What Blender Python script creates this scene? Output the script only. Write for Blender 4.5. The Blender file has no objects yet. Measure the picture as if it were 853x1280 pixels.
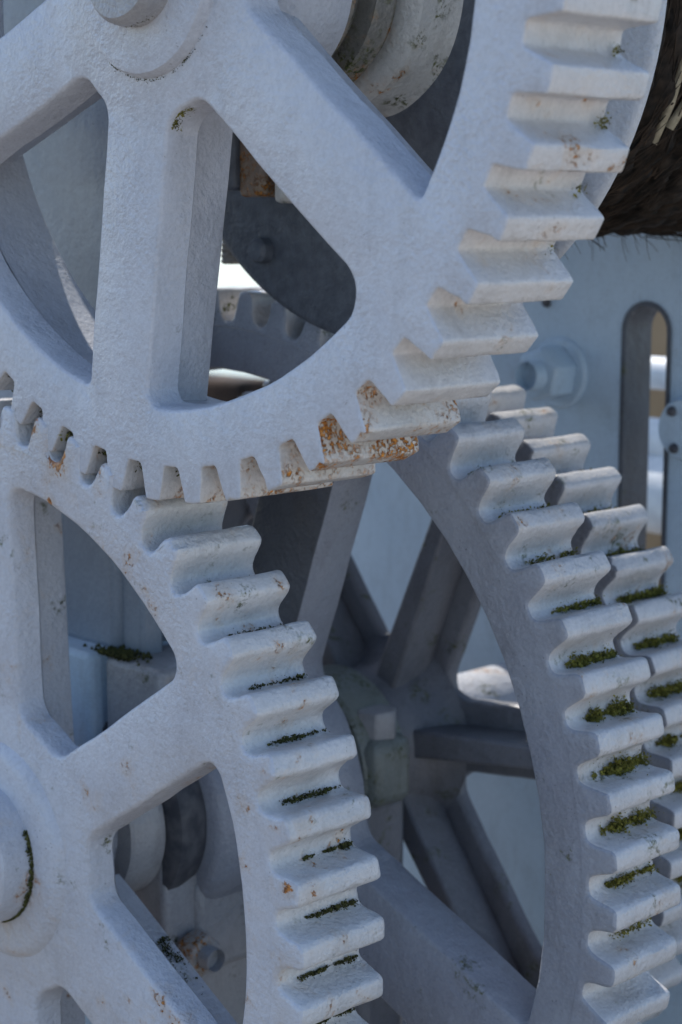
import bpy, bmesh, math, random
from mathutils import Vector, Matrix, noise
from mathutils.geometry import delaunay_2d_cdt
random.seed(7)
scene = bpy.context.scene
PI = math.pi
R_ = math.radians

# ------------------------------------------------------------------ camera, sky, sun, exposure
S = 0.5                      # metres per design unit
X0, ZG = -2.5, 2.6           # design-unit offsets: world x = (x - X0) * S, world z = (z + ZG) * S
YAW, PITCH, FPX, DCAM = R_(45.96035675), R_(9.09900993), 2308.97322, 2.0
cam = bpy.data.cameras.new('camera')
camo = bpy.data.objects.new('camera', cam)
scene.collection.objects.link(camo)
scene.camera = camo
cam.sensor_fit = 'VERTICAL'; cam.sensor_height = 36.0; cam.sensor_width = 24.0
cam.lens = FPX / 1280 * 36.0
cam.clip_start = 0.05; cam.clip_end = 2000
camo.location = (-X0 * S, -DCAM * S, ZG * S)
camo.rotation_euler = (PI / 2 - PITCH, 0, YAW)
cam.dof.use_dof = True
cam.dof.focus_distance = 1.60
cam.dof.aperture_fstop = 5.6

SUN = Vector((-0.60, 0.15, 0.78)).normalized()      # towards the sun
world = bpy.data.worlds.new('World'); scene.world = world
world.use_nodes = True
wn = world.node_tree
for n in list(wn.nodes): wn.nodes.remove(n)
sky = wn.nodes.new('ShaderNodeTexSky'); sky.sky_type = 'NISHITA'; sky.sun_disc = False
sky.sun_elevation = math.asin(SUN.z)
sky.sun_rotation = math.atan2(SUN.x, SUN.y)
sky.air_density = 1.0; sky.dust_density = 0.6; sky.ozone_density = 2.0
bg = wn.nodes.new('ShaderNodeBackground'); bg.inputs['Strength'].default_value = 0.13
wo = wn.nodes.new('ShaderNodeOutputWorld')
wn.links.new(sky.outputs[0], bg.inputs[0]); wn.links.new(bg.outputs[0], wo.inputs[0])
sun = bpy.data.lights.new('sun', 'SUN'); sun.energy = 3.2; sun.angle = R_(0.5); sun.color = (1.0, 0.95, 0.87)
suno = bpy.data.objects.new('sun', sun); scene.collection.objects.link(suno)
suno.rotation_euler = SUN.to_track_quat('Z', 'Y').to_euler()
suno.location = (-3, 4, 6)
scene.view_settings.view_transform = 'Standard'
scene.view_settings.look = 'None'
scene.view_settings.gamma = 1.0
scene.view_settings.exposure = 0.80

# ------------------------------------------------------------------ helpers
_cy, _sy, _cp, _sp = math.cos(YAW), math.sin(YAW), math.cos(PITCH), math.sin(PITCH)
_right = Vector((_cy, _sy, 0)); _fw = Vector((-_sy * _cp, _cy * _cp, -_sp)); _up = _right.cross(_fw)

def at(px, py, Y):
    """design-unit point (x, Y, z) at depth Y behind the front gear plane"""
    r = _fw + _right * ((px - 426.5) / FPX) + _up * ((640 - py) / FPX)
    t = (DCAM + Y) / r.y
    return Vector((r.x * t, Y, r.z * t))

def Wd(x, Y, z):
    return Vector(((x - X0) * S, Y * S, (z + ZG) * S))

def link(o, parent=None):
    scene.collection.objects.link(o)
    if parent: o.parent = parent
    return o

def tag(o, label=None, cat=None, group=None, kind=None):
    if label: o['label'] = label
    if cat: o['category'] = cat
    if group: o['group'] = group
    if kind: o['kind'] = kind
    return o

def empty(name, loc):
    o = bpy.data.objects.new(name, None); o.empty_display_size = 0.05
    o.location = loc
    return link(o)

def mesh(name, verts, faces, mat, parent=None, smooth=None, scale=S, sharp=None):
    me = bpy.data.meshes.new(name)
    me.from_pydata([tuple(Vector(v) * scale) for v in verts], [], faces)
    if smooth is not None:
        if isinstance(smooth, bool): smooth = [smooth] * len(faces)
        me.polygons.foreach_set('use_smooth', smooth)
    me.materials.append(mat)
    me.update()
    bm = bmesh.new(); bm.from_mesh(me)
    bmesh.ops.recalc_face_normals(bm, faces=bm.faces)
    bm.to_mesh(me); bm.free()
    if sharp: me.set_sharp_from_angle(angle=R_(sharp))
    o = bpy.data.objects.new(name, me)
    return link(o, parent)

class MB:
    """collects shapes into one mesh (design units)"""
    def __init__(s): s.v = []; s.f = []; s.sm = []
    def add(s, vs, fs, sm=False):
        b = len(s.v); s.v += [Vector(v) for v in vs]; s.f += [tuple(i + b for i in f) for f in fs]; s.sm += [sm] * len(fs)
        return s
    def build(s, name, mat, parent=None, bevel=0, seg=2, sharp=40):
        o = mesh(name, s.v, s.f, mat, parent, s.sm, sharp=None)
        if bevel:
            m = o.modifiers.new('bevel', 'BEVEL'); m.width = bevel * S; m.segments = seg; m.limit_method = 'ANGLE'; m.angle_limit = R_(35)
            for p in o.data.polygons: p.use_smooth = True
            o.data.set_sharp_from_angle(angle=R_(60))
        return o
    def box(s, x0, x1, y0, y1, z0, z1):
        v = [(x, y, z) for x in (x0, x1) for y in (y0, y1) for z in (z0, z1)]
        return s.add(v, [(0, 1, 3, 2), (4, 6, 7, 5), (0, 4, 5, 1), (2, 3, 7, 6), (0, 2, 6, 4), (1, 5, 7, 3)])
    def prism(s, pts, y0, y1, sm=False):
        """pts: (x, z) outline, extruded along y"""
        n = len(pts)
        s.add([(x, y0, z) for x, z in pts] + [(x, y1, z) for x, z in pts],
              [tuple(range(n))[::-1], tuple(range(n, 2 * n))])
        b = len(s.v) - 2 * n
        for i in range(n):
            j = (i + 1) % n
            s.f.append((b + i, b + j, b + n + j, b + n + i)); s.sm.append(sm)
        return s
    def lathe(s, prof, cx, cz, seg=64, axis='y', c0=0, wob=0):
        """prof: (r, y) closed chain from axis to axis, spun round the y axis through (cx, cz)"""
        b = len(s.v); m = len(prof)
        for i in range(seg):
            a = 2 * PI * i / seg
            for r, y in prof:
                rr = r
                if wob: rr += wob * noise.noise((math.cos(a) * 3 * r / 0.3, y * 9, math.sin(a) * 3 * r / 0.3))
                if axis == 'y': s.v.append(Vector((cx + rr * math.cos(a), y, cz + rr * math.sin(a))))
                elif axis == 'x': s.v.append(Vector((y, cx + rr * math.cos(a), cz + rr * math.sin(a))))
                else: s.v.append(Vector((cx + rr * math.cos(a), cz + rr * math.sin(a), y)))
        for i in range(seg):
            j = (i + 1) % seg
            for k in range(m - 1):
                s.f.append((b + i * m + k, b + j * m + k, b + j * m + k + 1, b + i * m + k + 1)); s.sm.append(True)
        return s

def fix(o, ang=35):
    bm = bmesh.new(); bm.from_mesh(o.data)
    bmesh.ops.remove_doubles(bm, verts=bm.verts, dist=1e-6)
    bmesh.ops.dissolve_degenerate(bm, edges=bm.edges, dist=1e-6)
    bmesh.ops.recalc_face_normals(bm, faces=bm.faces)
    bm.to_mesh(o.data); bm.free()
    o.data.set_sharp_from_angle(angle=R_(ang))
    return o

# ------------------------------------------------------------------ materials
def paint(name, c1, c2, rough=0.34, bump=1.0, rust=0.0, moss=0.0, speck=0.5, peel=230.0, spec=0.5, stain=0.35, fine=1.0, dark_tone=None, spots=(), chips=0.6):
    """brushed-on marine paint over cast iron, with specks, rust blooms and moss stain"""
    m = bpy.data.materials.new(name); m.use_nodes = True
    nt = m.node_tree; N = nt.nodes; L = nt.links
    b = N['Principled BSDF']
    geo = N.new('ShaderNodeNewGeometry')
    def nz(scale, detail=3, rough_=0.55, dist=0.0, off=0.0, stretch=None):
        t = N.new('ShaderNodeTexNoise'); t.inputs['Scale'].default_value = scale; t.inputs['Detail'].default_value = detail
        t.inputs['Roughness'].default_value = rough_; t.inputs['Distortion'].default_value = dist
        mp = N.new('ShaderNodeMapping'); mp.inputs['Location'].default_value = (off, off * 0.7, off * 1.3)
        if stretch: mp.inputs['Scale'].default_value = stretch
        L.new(geo.outputs['Position'], mp.inputs[0]); L.new(mp.outputs[0], t.inputs['Vector'])
        return t.outputs['Fac']
    def ramp(s, a, bb, va=0.0, vb=1.0):
        r = N.new('ShaderNodeMapRange'); r.inputs[1].default_value = a; r.inputs[2].default_value = bb
        r.inputs[3].default_value = va; r.inputs[4].default_value = vb; r.clamp = True
        L.new(s, r.inputs[0]); return r.outputs[0]
    def mul(s1, s2):
        x = N.new('ShaderNodeMath'); x.operation = 'MULTIPLY'
        for i, q in enumerate((s1, s2)):
            if isinstance(q, float): x.inputs[i].default_value = q
            else: L.new(q, x.inputs[i])
        return x.outputs[0]
    def mix(f, A, B):
        x = N.new('ShaderNodeMix'); x.data_type = 'RGBA'
        if isinstance(f, float): x.inputs[0].default_value = f
        else: L.new(f, x.inputs[0])
        for i, q in ((6, A), (7, B)):
            if isinstance(q, tuple): x.inputs[i].default_value = (*q, 1)
            else: L.new(q, x.inputs[i])
        return x.outputs[2]
    col = mix(ramp(nz(9, 3), 0.35, 0.68), c1, c2)
    # grime film in soft vertical runs
    grime = ramp(nz(30, 4, 0.65, 0.4, 3.0, (1, 1, 0.35)), 0.50, 0.78)
    col = mix(mul(grime, stain), col, tuple(x * 0.55 + y for x, y in zip(c1, (0.02, 0.012, 0.0))))
    # brush/cast mottling
    col = mix(mul(ramp(nz(peel * 1.3, 2, 0.5, 0, 9.0), 0.42, 0.60), 0.20), col, tuple(min(1, x * 1.22) for x in c2))
    col = mix(mul(ramp(nz(peel * 0.8, 3, 0.6, 0, 13.0), 0.52, 0.68), 0.20), col, tuple(x * 0.66 for x in c1))
    # dark pin specks
    sp = ramp(nz(330, 2, 0.4, 0, 5.0), 0.70, 0.75)
    area = ramp(nz(14, 3, 0.6, 0, 1.7), 0.46, 0.62)
    col = mix(mul(mul(sp, area), speck), col, (0.05, 0.045, 0.035))
    hb = nz(peel, 2, 0.5)
    rs = None
    if rust > 0:
        a = ramp(nz(26, 4, 0.6, 0.3, 11.0), 0.62 - 0.30 * rust, 0.70 - 0.22 * rust)
        q = ramp(nz(230, 4, 0.62, 0.2, 2.0), 0.53 - 0.08 * rust, 0.60 - 0.06 * rust)
        rs = mul(a, q)
        halo = mul(ramp(nz(26, 4, 0.6, 0.3, 11.0), 0.56 - 0.30 * rust, 0.70 - 0.22 * rust), 0.25)
        col = mix(halo, col, (0.55, 0.36, 0.17))
        rc = mix(ramp(nz(260, 3), 0.35, 0.65), (0.17, 0.055, 0.014), (0.64, 0.27, 0.05))
        col = mix(rs, col, rc)
    if moss > 0:
        a = ramp(nz(22, 4, 0.65, 0.2, 17.0), 0.64 - 0.22 * moss, 0.72 - 0.18 * moss)
        q = ramp(nz(190, 4, 0.65, 0.2, 21.0), 0.47, 0.58)
        mc = mix(ramp(nz(300, 3), 0.35, 0.65), (0.022, 0.028, 0.008), (0.12, 0.13, 0.03))
        col = mix(mul(a, q), col, mc)
    chip = mul(ramp(nz(75, 5, 0.7, 0.6, 41.0), 0.665, 0.675), ramp(nz(7, 2, .5, 0, 23.0), 0.50, 0.58))
    col = mix(mul(chip, chips), col, (0.27, 0.265, 0.27))
    for pos_, rad_ in spots:
        vd = N.new('ShaderNodeVectorMath'); vd.operation = 'DISTANCE'; vd.inputs[1].default_value = pos_
        mp_ = N.new('ShaderNodeVectorMath'); mp_.operation = 'MULTIPLY'; mp_.inputs[1].default_value = (1, 1, .55)
        L.new(geo.outputs['Position'], vd.inputs[0])
        near = ramp(vd.outputs['Value'], rad_ * .25, rad_, 1.0, 0.0)
        sm_ = N.new('ShaderNodeMath'); sm_.operation = 'ADD'; L.new(mul(near, 0.45), sm_.inputs[0]); L.new(nz(140, 4, .65, .3, 51.0), sm_.inputs[1])
        col = mix(mul(ramp(vd.outputs['Value'], rad_ * .4, rad_ * 1.5, 1.0, 0.0), 0.35), col, (0.42, 0.29, 0.16))
        col = mix(ramp(sm_.outputs[0], 0.74, 0.82), col, mix(ramp(nz(260, 3), 0.35, 0.65), (0.10, 0.035, 0.012), (0.48, 0.19, 0.04)))
    if dark_tone:  # painted-in shade: dark colour within a ragged radius of a point
        vd = N.new('ShaderNodeVectorMath'); vd.operation = 'DISTANCE'; vd.inputs[1].default_value = dark_tone[0]
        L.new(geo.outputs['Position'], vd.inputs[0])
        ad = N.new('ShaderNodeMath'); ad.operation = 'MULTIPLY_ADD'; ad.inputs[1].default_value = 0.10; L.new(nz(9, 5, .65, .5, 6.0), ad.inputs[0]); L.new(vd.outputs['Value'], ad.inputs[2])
        gm_ = ramp(ad.outputs[0], dark_tone[1], dark_tone[1] + 0.05, 1.0, 0.0)
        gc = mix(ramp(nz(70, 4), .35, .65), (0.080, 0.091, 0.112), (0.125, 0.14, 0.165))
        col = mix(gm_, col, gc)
    L.new(col, b.inputs['Base Color'])
    b.inputs['Roughness'].default_value = rough
    b.inputs['Specular IOR Level'].default_value = spec
    # relief: cast lumps + brush skin
    h1 = N.new('ShaderNodeBump'); h1.inputs['Distance'].default_value = 0.0016 * bump; h1.inputs['Strength'].default_value = 0.85
    L.new(mul(hb, ramp(nz(11, 3, .6, .3, 31.0), 0.36, 0.64, 0.35, 1.15)), h1.inputs['Height'])
    h2 = N.new('ShaderNodeBump'); h2.inputs['Distance'].default_value = 0.0030 * bump; h2.inputs['Strength'].default_value = 0.6
    L.new(nz(66, 3, 0.5, 0, 4.0), h2.inputs['Height']); L.new(h2.outputs[0], h1.inputs['Normal'])
    h3 = N.new('ShaderNodeBump'); h3.inputs['Distance'].default_value = 0.00035 * bump * fine; h3.inputs['Strength'].default_value = 0.8
    L.new(nz(620, 2, 0.5, 0, 8.0), h3.inputs['Height']); L.new(h1.outputs[0], h3.inputs['Normal'])
    last = h3
    if rs is not None:
        h4 = N.new('ShaderNodeBump'); h4.inputs['Distance'].default_value = 0.0012; h4.invert = True
        L.new(rs, h4.inputs['Height']); L.new(h3.outputs[0], h4.inputs['Normal']); last = h4
        rr = N.new('ShaderNodeMix'); rr.data_type = 'FLOAT'; rr.inputs[2].default_value = rough; rr.inputs[3].default_value = 0.9
        L.new(rs, rr.inputs[0]); L.new(rr.outputs[0], b.inputs['Roughness'])
    L.new(last.outputs[0], b.inputs['Normal'])
    return m

def plain(name, c, rough=0.7, c2=None, scale=30, bump=0.0, metal=0.0, spec=0.3):
    m = bpy.data.materials.new(name); m.use_nodes = True
    nt = m.node_tree; N = nt.nodes; L = nt.links; b = N['Principled BSDF']
    geo = N.new('ShaderNodeNewGeometry')
    t = N.new('ShaderNodeTexNoise'); t.inputs['Scale'].default_value = scale; t.inputs['Detail'].default_value = 4
    L.new(geo.outputs['Position'], t.inputs['Vector'])
    r = N.new('ShaderNodeMapRange'); r.inputs[1].default_value = 0.35; r.inputs[2].default_value = 0.65; L.new(t.outputs['Fac'], r.inputs[0])
    x = N.new('ShaderNodeMix'); x.data_type = 'RGBA'; x.inputs[6].default_value = (*c, 1); x.inputs[7].default_value = (*(c2 or c), 1)
    L.new(r.outputs[0], x.inputs[0]); L.new(x.outputs[2], b.inputs['Base Color'])
    b.inputs['Roughness'].default_value = rough; b.inputs['Metallic'].default_value = metal; b.inputs['Specular IOR Level'].default_value = spec
    if bump:
        h = N.new('ShaderNodeBump'); h.inputs['Distance'].default_value = bump; L.new(t.outputs['Fac'], h.inputs['Height']); L.new(h.outputs[0], b.inputs['Normal'])
    return m

G_A, G_B = (0.455, 0.475, 0.53), (0.525, 0.545, 0.595)
M = {}
M['gear'] = paint('grey_paint', G_A, G_B)
M['gear_tooth'] = paint('grey_paint_teeth', (0.50, 0.495, 0.505), (0.57, 0.56, 0.56), rust=0.02, moss=0.04, stain=0.5)
M['gear_rust'] = paint('grey_paint_rusting', (0.50, 0.495, 0.50), (0.57, 0.56, 0.55), rust=0.9, moss=0.0, stain=0.5)
M['gear_rust2'] = paint('grey_paint_rust_spots', (0.50, 0.495, 0.50), (0.57, 0.56, 0.55), rust=0.42, moss=0.0, stain=0.5)
M['gear2'] = paint('grey_paint_lower', (0.455, 0.47, 0.52), (0.53, 0.545, 0.59), rust=0.03, moss=0.05, bump=1.15, spots=[(Wd(*at(72, 572, 0)), .024), (Wd(*at(40, 532, 0)), .018), (Wd(*at(62, 628, 0)), .008), (Wd(*at(362, 1110, 0)), .009)])
M['gear2_tooth'] = paint('grey_paint_lower_teeth', (0.50, 0.50, 0.51), (0.57, 0.565, 0.57), rust=0.02, moss=0.15, stain=0.5, bump=1.15, spots=[(Wd(*at(384, 1113, .03)), .012), (Wd(*at(370, 1027, .03)), .009)])
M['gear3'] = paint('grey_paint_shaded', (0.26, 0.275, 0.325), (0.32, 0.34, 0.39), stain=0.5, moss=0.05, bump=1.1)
M['gear3_tooth'] = paint('grey_paint_mossy', (0.47, 0.465, 0.475), (0.55, 0.54, 0.545), rust=0.02, moss=0.34, stain=0.5, bump=1.1)
M['gear4'] = paint('grey_paint_rear', (0.155, 0.16, 0.185), (0.22, 0.222, 0.245), moss=0.2, stain=0.6)  # tone lowered to deepen the shade between the gears
M['flange'] = paint('blue_grey_flange', (0.44, 0.46, 0.50), (0.50, 0.525, 0.56), moss=0.05, stain=0.4, rough=0.45, dark_tone=(((-2.5354 - .15 - X0) * S, .27, (.4139 - .25 + ZG) * S), 0.345))  # dark area paints the upper gear's shade into the flange colour
M['dark_tone'] = paint('dark_blue_grey', (0.065, 0.072, 0.088), (0.10, 0.11, 0.13), moss=0.1, stain=0.7, rough=0.4)  # near-black tone for the slot's painted shade and one dark spoke face
M['panel'] = paint('blue_grey_plate', (0.47, 0.595, 0.71), (0.53, 0.65, 0.76), bump=0.35, speck=0.5, stain=0.45, rough=0.45)
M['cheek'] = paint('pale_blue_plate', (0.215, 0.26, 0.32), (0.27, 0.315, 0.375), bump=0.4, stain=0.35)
M['cast'] = paint('pale_grey_casting', (0.31, 0.31, 0.325), (0.39, 0.385, 0.395), moss=0.15, stain=0.6)
M['greenish'] = paint('green_stained_casting', (0.17, 0.19, 0.18), (0.25, 0.27, 0.25), moss=0.6, stain=0.8)
M['mossy'] = paint('mossy_casting', (0.46, 0.46, 0.45), (0.56, 0.55, 0.52), moss=0.5, rust=0.05, stain=0.8)
M['ringmoss'] = paint('blackened_mossy_rings', (0.16, 0.155, 0.14), (0.26, 0.25, 0.23), moss=0.9, rust=0.3, stain=0.9)
M['rusty'] = paint('rusty_casting', (0.17, 0.13, 0.11), (0.24, 0.19, 0.16), rust=0.8, moss=0.6, stain=0.9)
M['dark'] = plain('dark_grease', (0.05, 0.053, 0.065), 0.5, (0.11, 0.11, 0.12), 60, 0.0006)
M['steel'] = plain('dirty_steel', (0.16, 0.145, 0.13), 0.55, (0.30, 0.28, 0.26), 120, 0.0004)
M['nut'] = paint('rusting_nut', (0.33, 0.33, 0.34), (0.42, 0.41, 0.41), rust=0.42, stain=0.8)
M['white'] = plain('white_paint', (0.72, 0.73, 0.74), 0.5, (0.62, 0.63, 0.65), 40, 0.0004)
M['moss'] = plain('moss', (0.042, 0.044, 0.008), 0.95, (0.25, 0.225, 0.042), 160, 0.0)
M['moss_dark'] = plain('dark_moss', (0.015, 0.017, 0.006), 0.95, (0.10, 0.10, 0.03), 260, 0.0)
M['rope'] = plain('tarred_rope', (0.008, 0.007, 0.006), 0.95, (0.036, 0.026, 0.019), 90, 0.003)
M['fibre'] = plain('rope_fibre', (0.010, 0.008, 0.006), 0.9, (0.060, 0.040, 0.027), 28, 0.0)
M['straw'] = plain('pale_strand', (0.26, 0.22, 0.15), 0.9, (0.36, 0.31, 0.22), 120, 0.001)
M['ground'] = plain('quay_ground', (0.11, 0.088, 0.068), 0.9, (0.17, 0.14, 0.11), 3, 0.004)
M['concrete'] = plain('pale_bounce_concrete', (0.52, 0.475, 0.42), 0.85, (0.62, 0.57, 0.51), 3, 0.003)
M['water'] = plain('harbour_water', (0.03, 0.05, 0.06), 0.12, (0.04, 0.06, 0.07), 5, 0.02, 0.0, 0.5)
M['sandwall'] = plain('ochre_wall', (0.30, 0.21, 0.12), 0.9, (0.40, 0.29, 0.18), 3, 0.002)
M['timber'] = plain('brown_timber', (0.012, 0.008, 0.006), 0.9, (0.075, 0.045, 0.03), 12, 0.002)
M['bed'] = plain('dark_bed', (0.05, 0.048, 0.046), 0.7, (0.10, 0.095, 0.09), 12, 0.001)
M['brown'] = plain('rust_brown', (0.10, 0.035, 0.018), 0.85, (0.20, 0.07, 0.03), 30, 0.001)

# ------------------------------------------------------------------ ground
gm = MB().add([(-160, -160, 0), (160, -160, 0), (160, 160, 0), (-160, 160, 0)], [(0, 1, 2, 3)])
go = gm.build('water', M['water']); go.scale = (6, 6, 6); go.location.z = -0.6; tag(go, kind='structure')
gp = MB().box(2.7, 40, -60, 8.9, -0.59, 0.02).build('bounce_slab', M['concrete'], None, bevel=0.02); tag(gp, kind='structure')  # pale slab added out of view to bounce sunlight onto the teeth
gq = MB().box(-40, 40, -60, 9, -0.6, 0).build('ground', M['ground'], None); tag(gq, kind='structure')

# ------------------------------------------------------------------ gears
def opening(phiA, phiB, hwA, hwB, rin, rh, roA, roB, ri, grow, nf=7, na=14):
    """outline of one opening between the spoke at angle phiA and the next one at phiB (> phiA)"""
    hA, hB, rin, rh, roA, roB, ri = hwA - grow, hwB - grow, rin + grow, rh - grow, roA + grow, roB + grow, ri + grow
    pts = []
    def frame(phi, side):
        u = Vector((math.cos(phi), math.sin(phi))); n = Vector((-math.sin(phi), math.cos(phi))) * side
        return u, n
    def arc(c, r, a0, a1, k):
        d = (a1 - a0 + PI) % (2 * PI) - PI
        return [c + r * Vector((math.cos(a0 + d * i / k), math.sin(a0 + d * i / k))) for i in range(k + 1)]
    O = Vector((0, 0))
    uA, nA = frame(phiA, 1); uB, nB = frame(phiB, -1)
    def ctr(u, n, h, r0, rho, outer):
        rr = r0 - rho if outer else r0 + rho
        return n * (h + rho) + u * math.sqrt(max(rr * rr - (h + rho) ** 2, 1e-6))
    cAo = ctr(uA, nA, hA, rin, roA, True); cBo = ctr(uB, nB, hB, rin, roB, True)
    cAi = ctr(uA, nA, hA, rh, ri, False); cBi = ctr(uB, nB, hB, rh, ri, False)
    an = lambda v: math.atan2(v.y, v.x)
    # A line from inner to outer
    inA, outA = cAi - nA * ri, cAo - nA * roA
    pts += [inA.lerp(outA, i / 8) for i in range(8)]
    pts += arc(cAo, roA, an(-nA), an(cAo), nf)[:-1]
    pts += arc(O, rin, an(cAo), an(cBo), na)[:-1]
    pts += arc(cBo, roB, an(cBo), an(-nB), nf)[:-1]
    inB, outB = cBi - nB * ri, cBo - nB * roB
    pts += [outB.lerp(inB, i / 8) for i in range(8)]
    pts += arc(cBi, ri, an(-nB), an(-cBi), nf)[:-1]
    pts += arc(O, rh, an(cBi), an(cAi), 4)[:-1]
    pts += arc(cAi, ri, an(-cAi), an(-nA), nf)[:-1]
    return pts

def gear(name, label, cx, cz, y0, w, R, rroot, N, phase, rin, rh, spokes, hw, ro, ri, mats, proud=0.0, depth=None, body_y=None,
         boss=(), tooth_mat=None, bevel=0.006, seed=0, ledge=0.016, tb=0.006, rib=None, tn=1.0, round_tip=False):
    """a spoked cast gear wheel: Empty > rim, hub, spoke (each), tooth (each)"""
    root = empty(name, Wd(cx, y0, cz))
    tag(root, label, 'gear', 'gears of the winch')
    p = 2 * PI / N
    rb = rroot - 0.014
    rr, rs = rin + 0.004, rh + 0.03          # rim / spoke / hub split radii
    by0, bw = body_y if body_y else (0.0, w)
    spk = sorted([(a % (2 * PI), h) for a, h in zip(spokes, hw)])
    K = len(spk)
    seedv = Vector((seed * 3.1, seed * 1.7, 0))
    def wob(v, amp=0.0035):
        q = Vector((v.x * 7, v.y * 7, seed * 5.0))
        q2 = q * 4
        d = Vector((noise.noise(q), noise.noise(q + Vector((9, 4, 2)))))
        d2 = Vector((noise.noise(q2), noise.noise(q2 + Vector((5, 1, 7)))))
        return v + d * amp + d2 * amp * 0.45
    b = bevel
    rings = [(0.0, b), (b * 0.3, b * 0.35), (b, 0.0), (bw * 0.45, -ledge * 0.4), (bw - b, -ledge), (bw, -ledge + b)]
    outl = []
    for i in range(K):
        A, hA = spk[i]; B, hB = spk[(i + 1) % K]
        if B <= A: B += 2 * PI
        roA, roB = ro.get(round(math.degrees(spk[i][0])), (ro[0], ro[0]))
        base = opening(A, B, hA, hB, rin, rh, roA, roB, ri, 0.0)
        offs = [wob(v) - v for v in base]
        rl = []
        for (yy, gr) in rings:
            rl.append([v + o for v, o in zip(opening(A, B, hA, hB, rin, rh, roA, roB, ri, gr), offs)])
        outl.append(rl)
    # regions
    parts = {'rim': ([], [], [])}
    def region(v2):
        r = v2.length
        if r > rr - 0.012: return 'rim'
        if r < rs: return 'hub'
        a = math.atan2(v2.y, v2.x)
        best = min(range(K), key=lambda k: abs((a - spk[k][0] + PI) % (2 * PI) - PI))
        return 'spoke%d' % best
    def addf(reg, vs, smooth):
        V, F, SM = parts.setdefault(reg, ([], [], []))
        bidx = len(V); V.extend(vs); F.append(tuple(range(bidx, bidx + len(vs)))); SM.append(smooth)
    nC = N * 4
    def circle(r, n, ph=0): return [Vector((r * math.cos(ph + 2 * PI * i / n), r * math.sin(ph + 2 * PI * i / n))) for i in range(n)]
    def pip(pt, poly):
        c = False; j = len(poly) - 1
        for i in range(len(poly)):
            if (poly[i].y > pt.y) != (poly[j].y > pt.y) and pt.x < (poly[j].x - poly[i].x) * (pt.y - poly[i].y) / (poly[j].y - poly[i].y) + poly[i].x: c = not c
            j = i
        return c
    for face, (yy, ri_) in (('f', (by0, 0)), ('b', (by0 + bw, len(rings) - 1))):
        vs, es = [], []
        def addloop(lp):
            k = len(vs); n = len(lp); vs.extend(lp); es.extend((k + i, k + (i + 1) % n) for i in range(n))
        addloop(circle(rb, nC, phase + p / 2))
        addloop(circle(rr - 0.012, 180)); addloop(circle(rs, 96))
        for rl in outl: addloop(rl[ri_])
        ov, oe, of, *_ = delaunay_2d_cdt(vs, es, [], 1, 1e-6)
        for tri in of:
            c = sum((ov[i] for i in tri), Vector((0, 0))) / len(tri)
            if any(pip(c, rl[ri_]) for rl in outl): continue
            addf(region(c), [(ov[i].x, yy, ov[i].y) for i in tri], False)
    for rl in outl:
        n = len(rl[0])
        for k in range(len(rings) - 1):
            for i in range(n):
                j = (i + 1) % n
                q = [rl[k][i], rl[k][j], rl[k + 1][j], rl[k + 1][i]]
                ys = [rings[k][0]] * 2 + [rings[k + 1][0]] * 2
                c = (rl[2][i] + rl[2][j]) / 2
                addf(region(c), [(v.x, by0 + y, v.y) for v, y in zip(q, ys)], True)
    # outer band of the rim under the teeth (only its ends show when the body is narrower than the teeth)
    oc = circle(rb, nC, phase + p / 2)
    if body_y:
        ic = circle(rin - 0.02, nC, phase + p / 2)
    for i in range(nC):
        j = (i + 1) % nC
        addf('rim', [(oc[i].x, by0, oc[i].y), (oc[j].x, by0, oc[j].y), (oc[j].x, by0 + bw, oc[j].y), (oc[i].x, by0 + bw, oc[i].y)], True)
    for reg, (V, F, SM) in parts.items():
        nm = 'spoke' if reg.startswith('spoke') else reg
        o = mesh(nm, V, F, mats, root, SM)
        bm = bmesh.new(); bm.from_mesh(o.data); bmesh.ops.remove_doubles(bm, verts=bm.verts, dist=2e-5)
        bmesh.ops.recalc_face_normals(bm, faces=bm.faces); bm.to_mesh(o.data); bm.free()
        o.data.set_sharp_from_angle(angle=R_(50))
        if reg == 'rim' and body_y:      # deep rim ring in front of and behind the thin web
            V2 = MB()
            if by0 > 0: V2.lathe([(rin, bw + by0 - 0.002), (rin, w), (rb, w), (rb, 0.0), (rin + 0.004, 0.0), (rin, 0.004), (rin, by0 + 0.002)], 0, 0, nC)
            else: V2.lathe([(rin - 0.004, bw - 0.004), (rin + 0.002, bw + 0.02), (rin + 0.010, w - 0.006), (rin + 0.016, w), (rb, w), (rb, bw - 0.004)], 0, 0, nC)
            q = fix(V2.build('rim_band', mats, root)); 
    if rib:
        rhw, ry1 = rib
        for a_, h_ in spk:
            mbr = MB(); u = Vector((math.cos(a_), 0, math.sin(a_))); n_ = Vector((-math.sin(a_), 0, math.cos(a_)))
            cut = 9; vs_ = []
            for k in range(cut + 1):
                t = k / cut; r = rh * 0.6 + (rin + 0.012 - rh * 0.6) * t
                wd = rhw * (1.25 - 0.35 * t) + 0.002 * noise.noise((r * 9, a_, seed))
                for s_, y_ in ((-1.1, bw - 0.006), (-1, ry1 - 0.006), (-.8, ry1), (.8, ry1), (1, ry1 - 0.006), (1.1, bw - 0.006)):
                    vs_.append(u * r + n_ * (wd * s_) + Vector((0, y_, 0)))
            fs_ = []
            for k in range(cut):
                for j in range(5): fs_.append((k * 6 + j, k * 6 + j + 1, k * 6 + 7 + j, k * 6 + 6 + j))
            fs_ += [tuple(range(6)), tuple(range(cut * 6, cut * 6 + 6))]
            mbr.add(vs_, fs_, True); fix(mbr.build('rib', mats, root), 50)
    # hub bosses
    for prof in boss:
        o = MB().lathe(prof, 0, 0, 72, wob=0.003).build('boss', mats, root); fix(o, 40)
    # teeth: four cast variants sharing mesh data
    h = R - rroot
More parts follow.
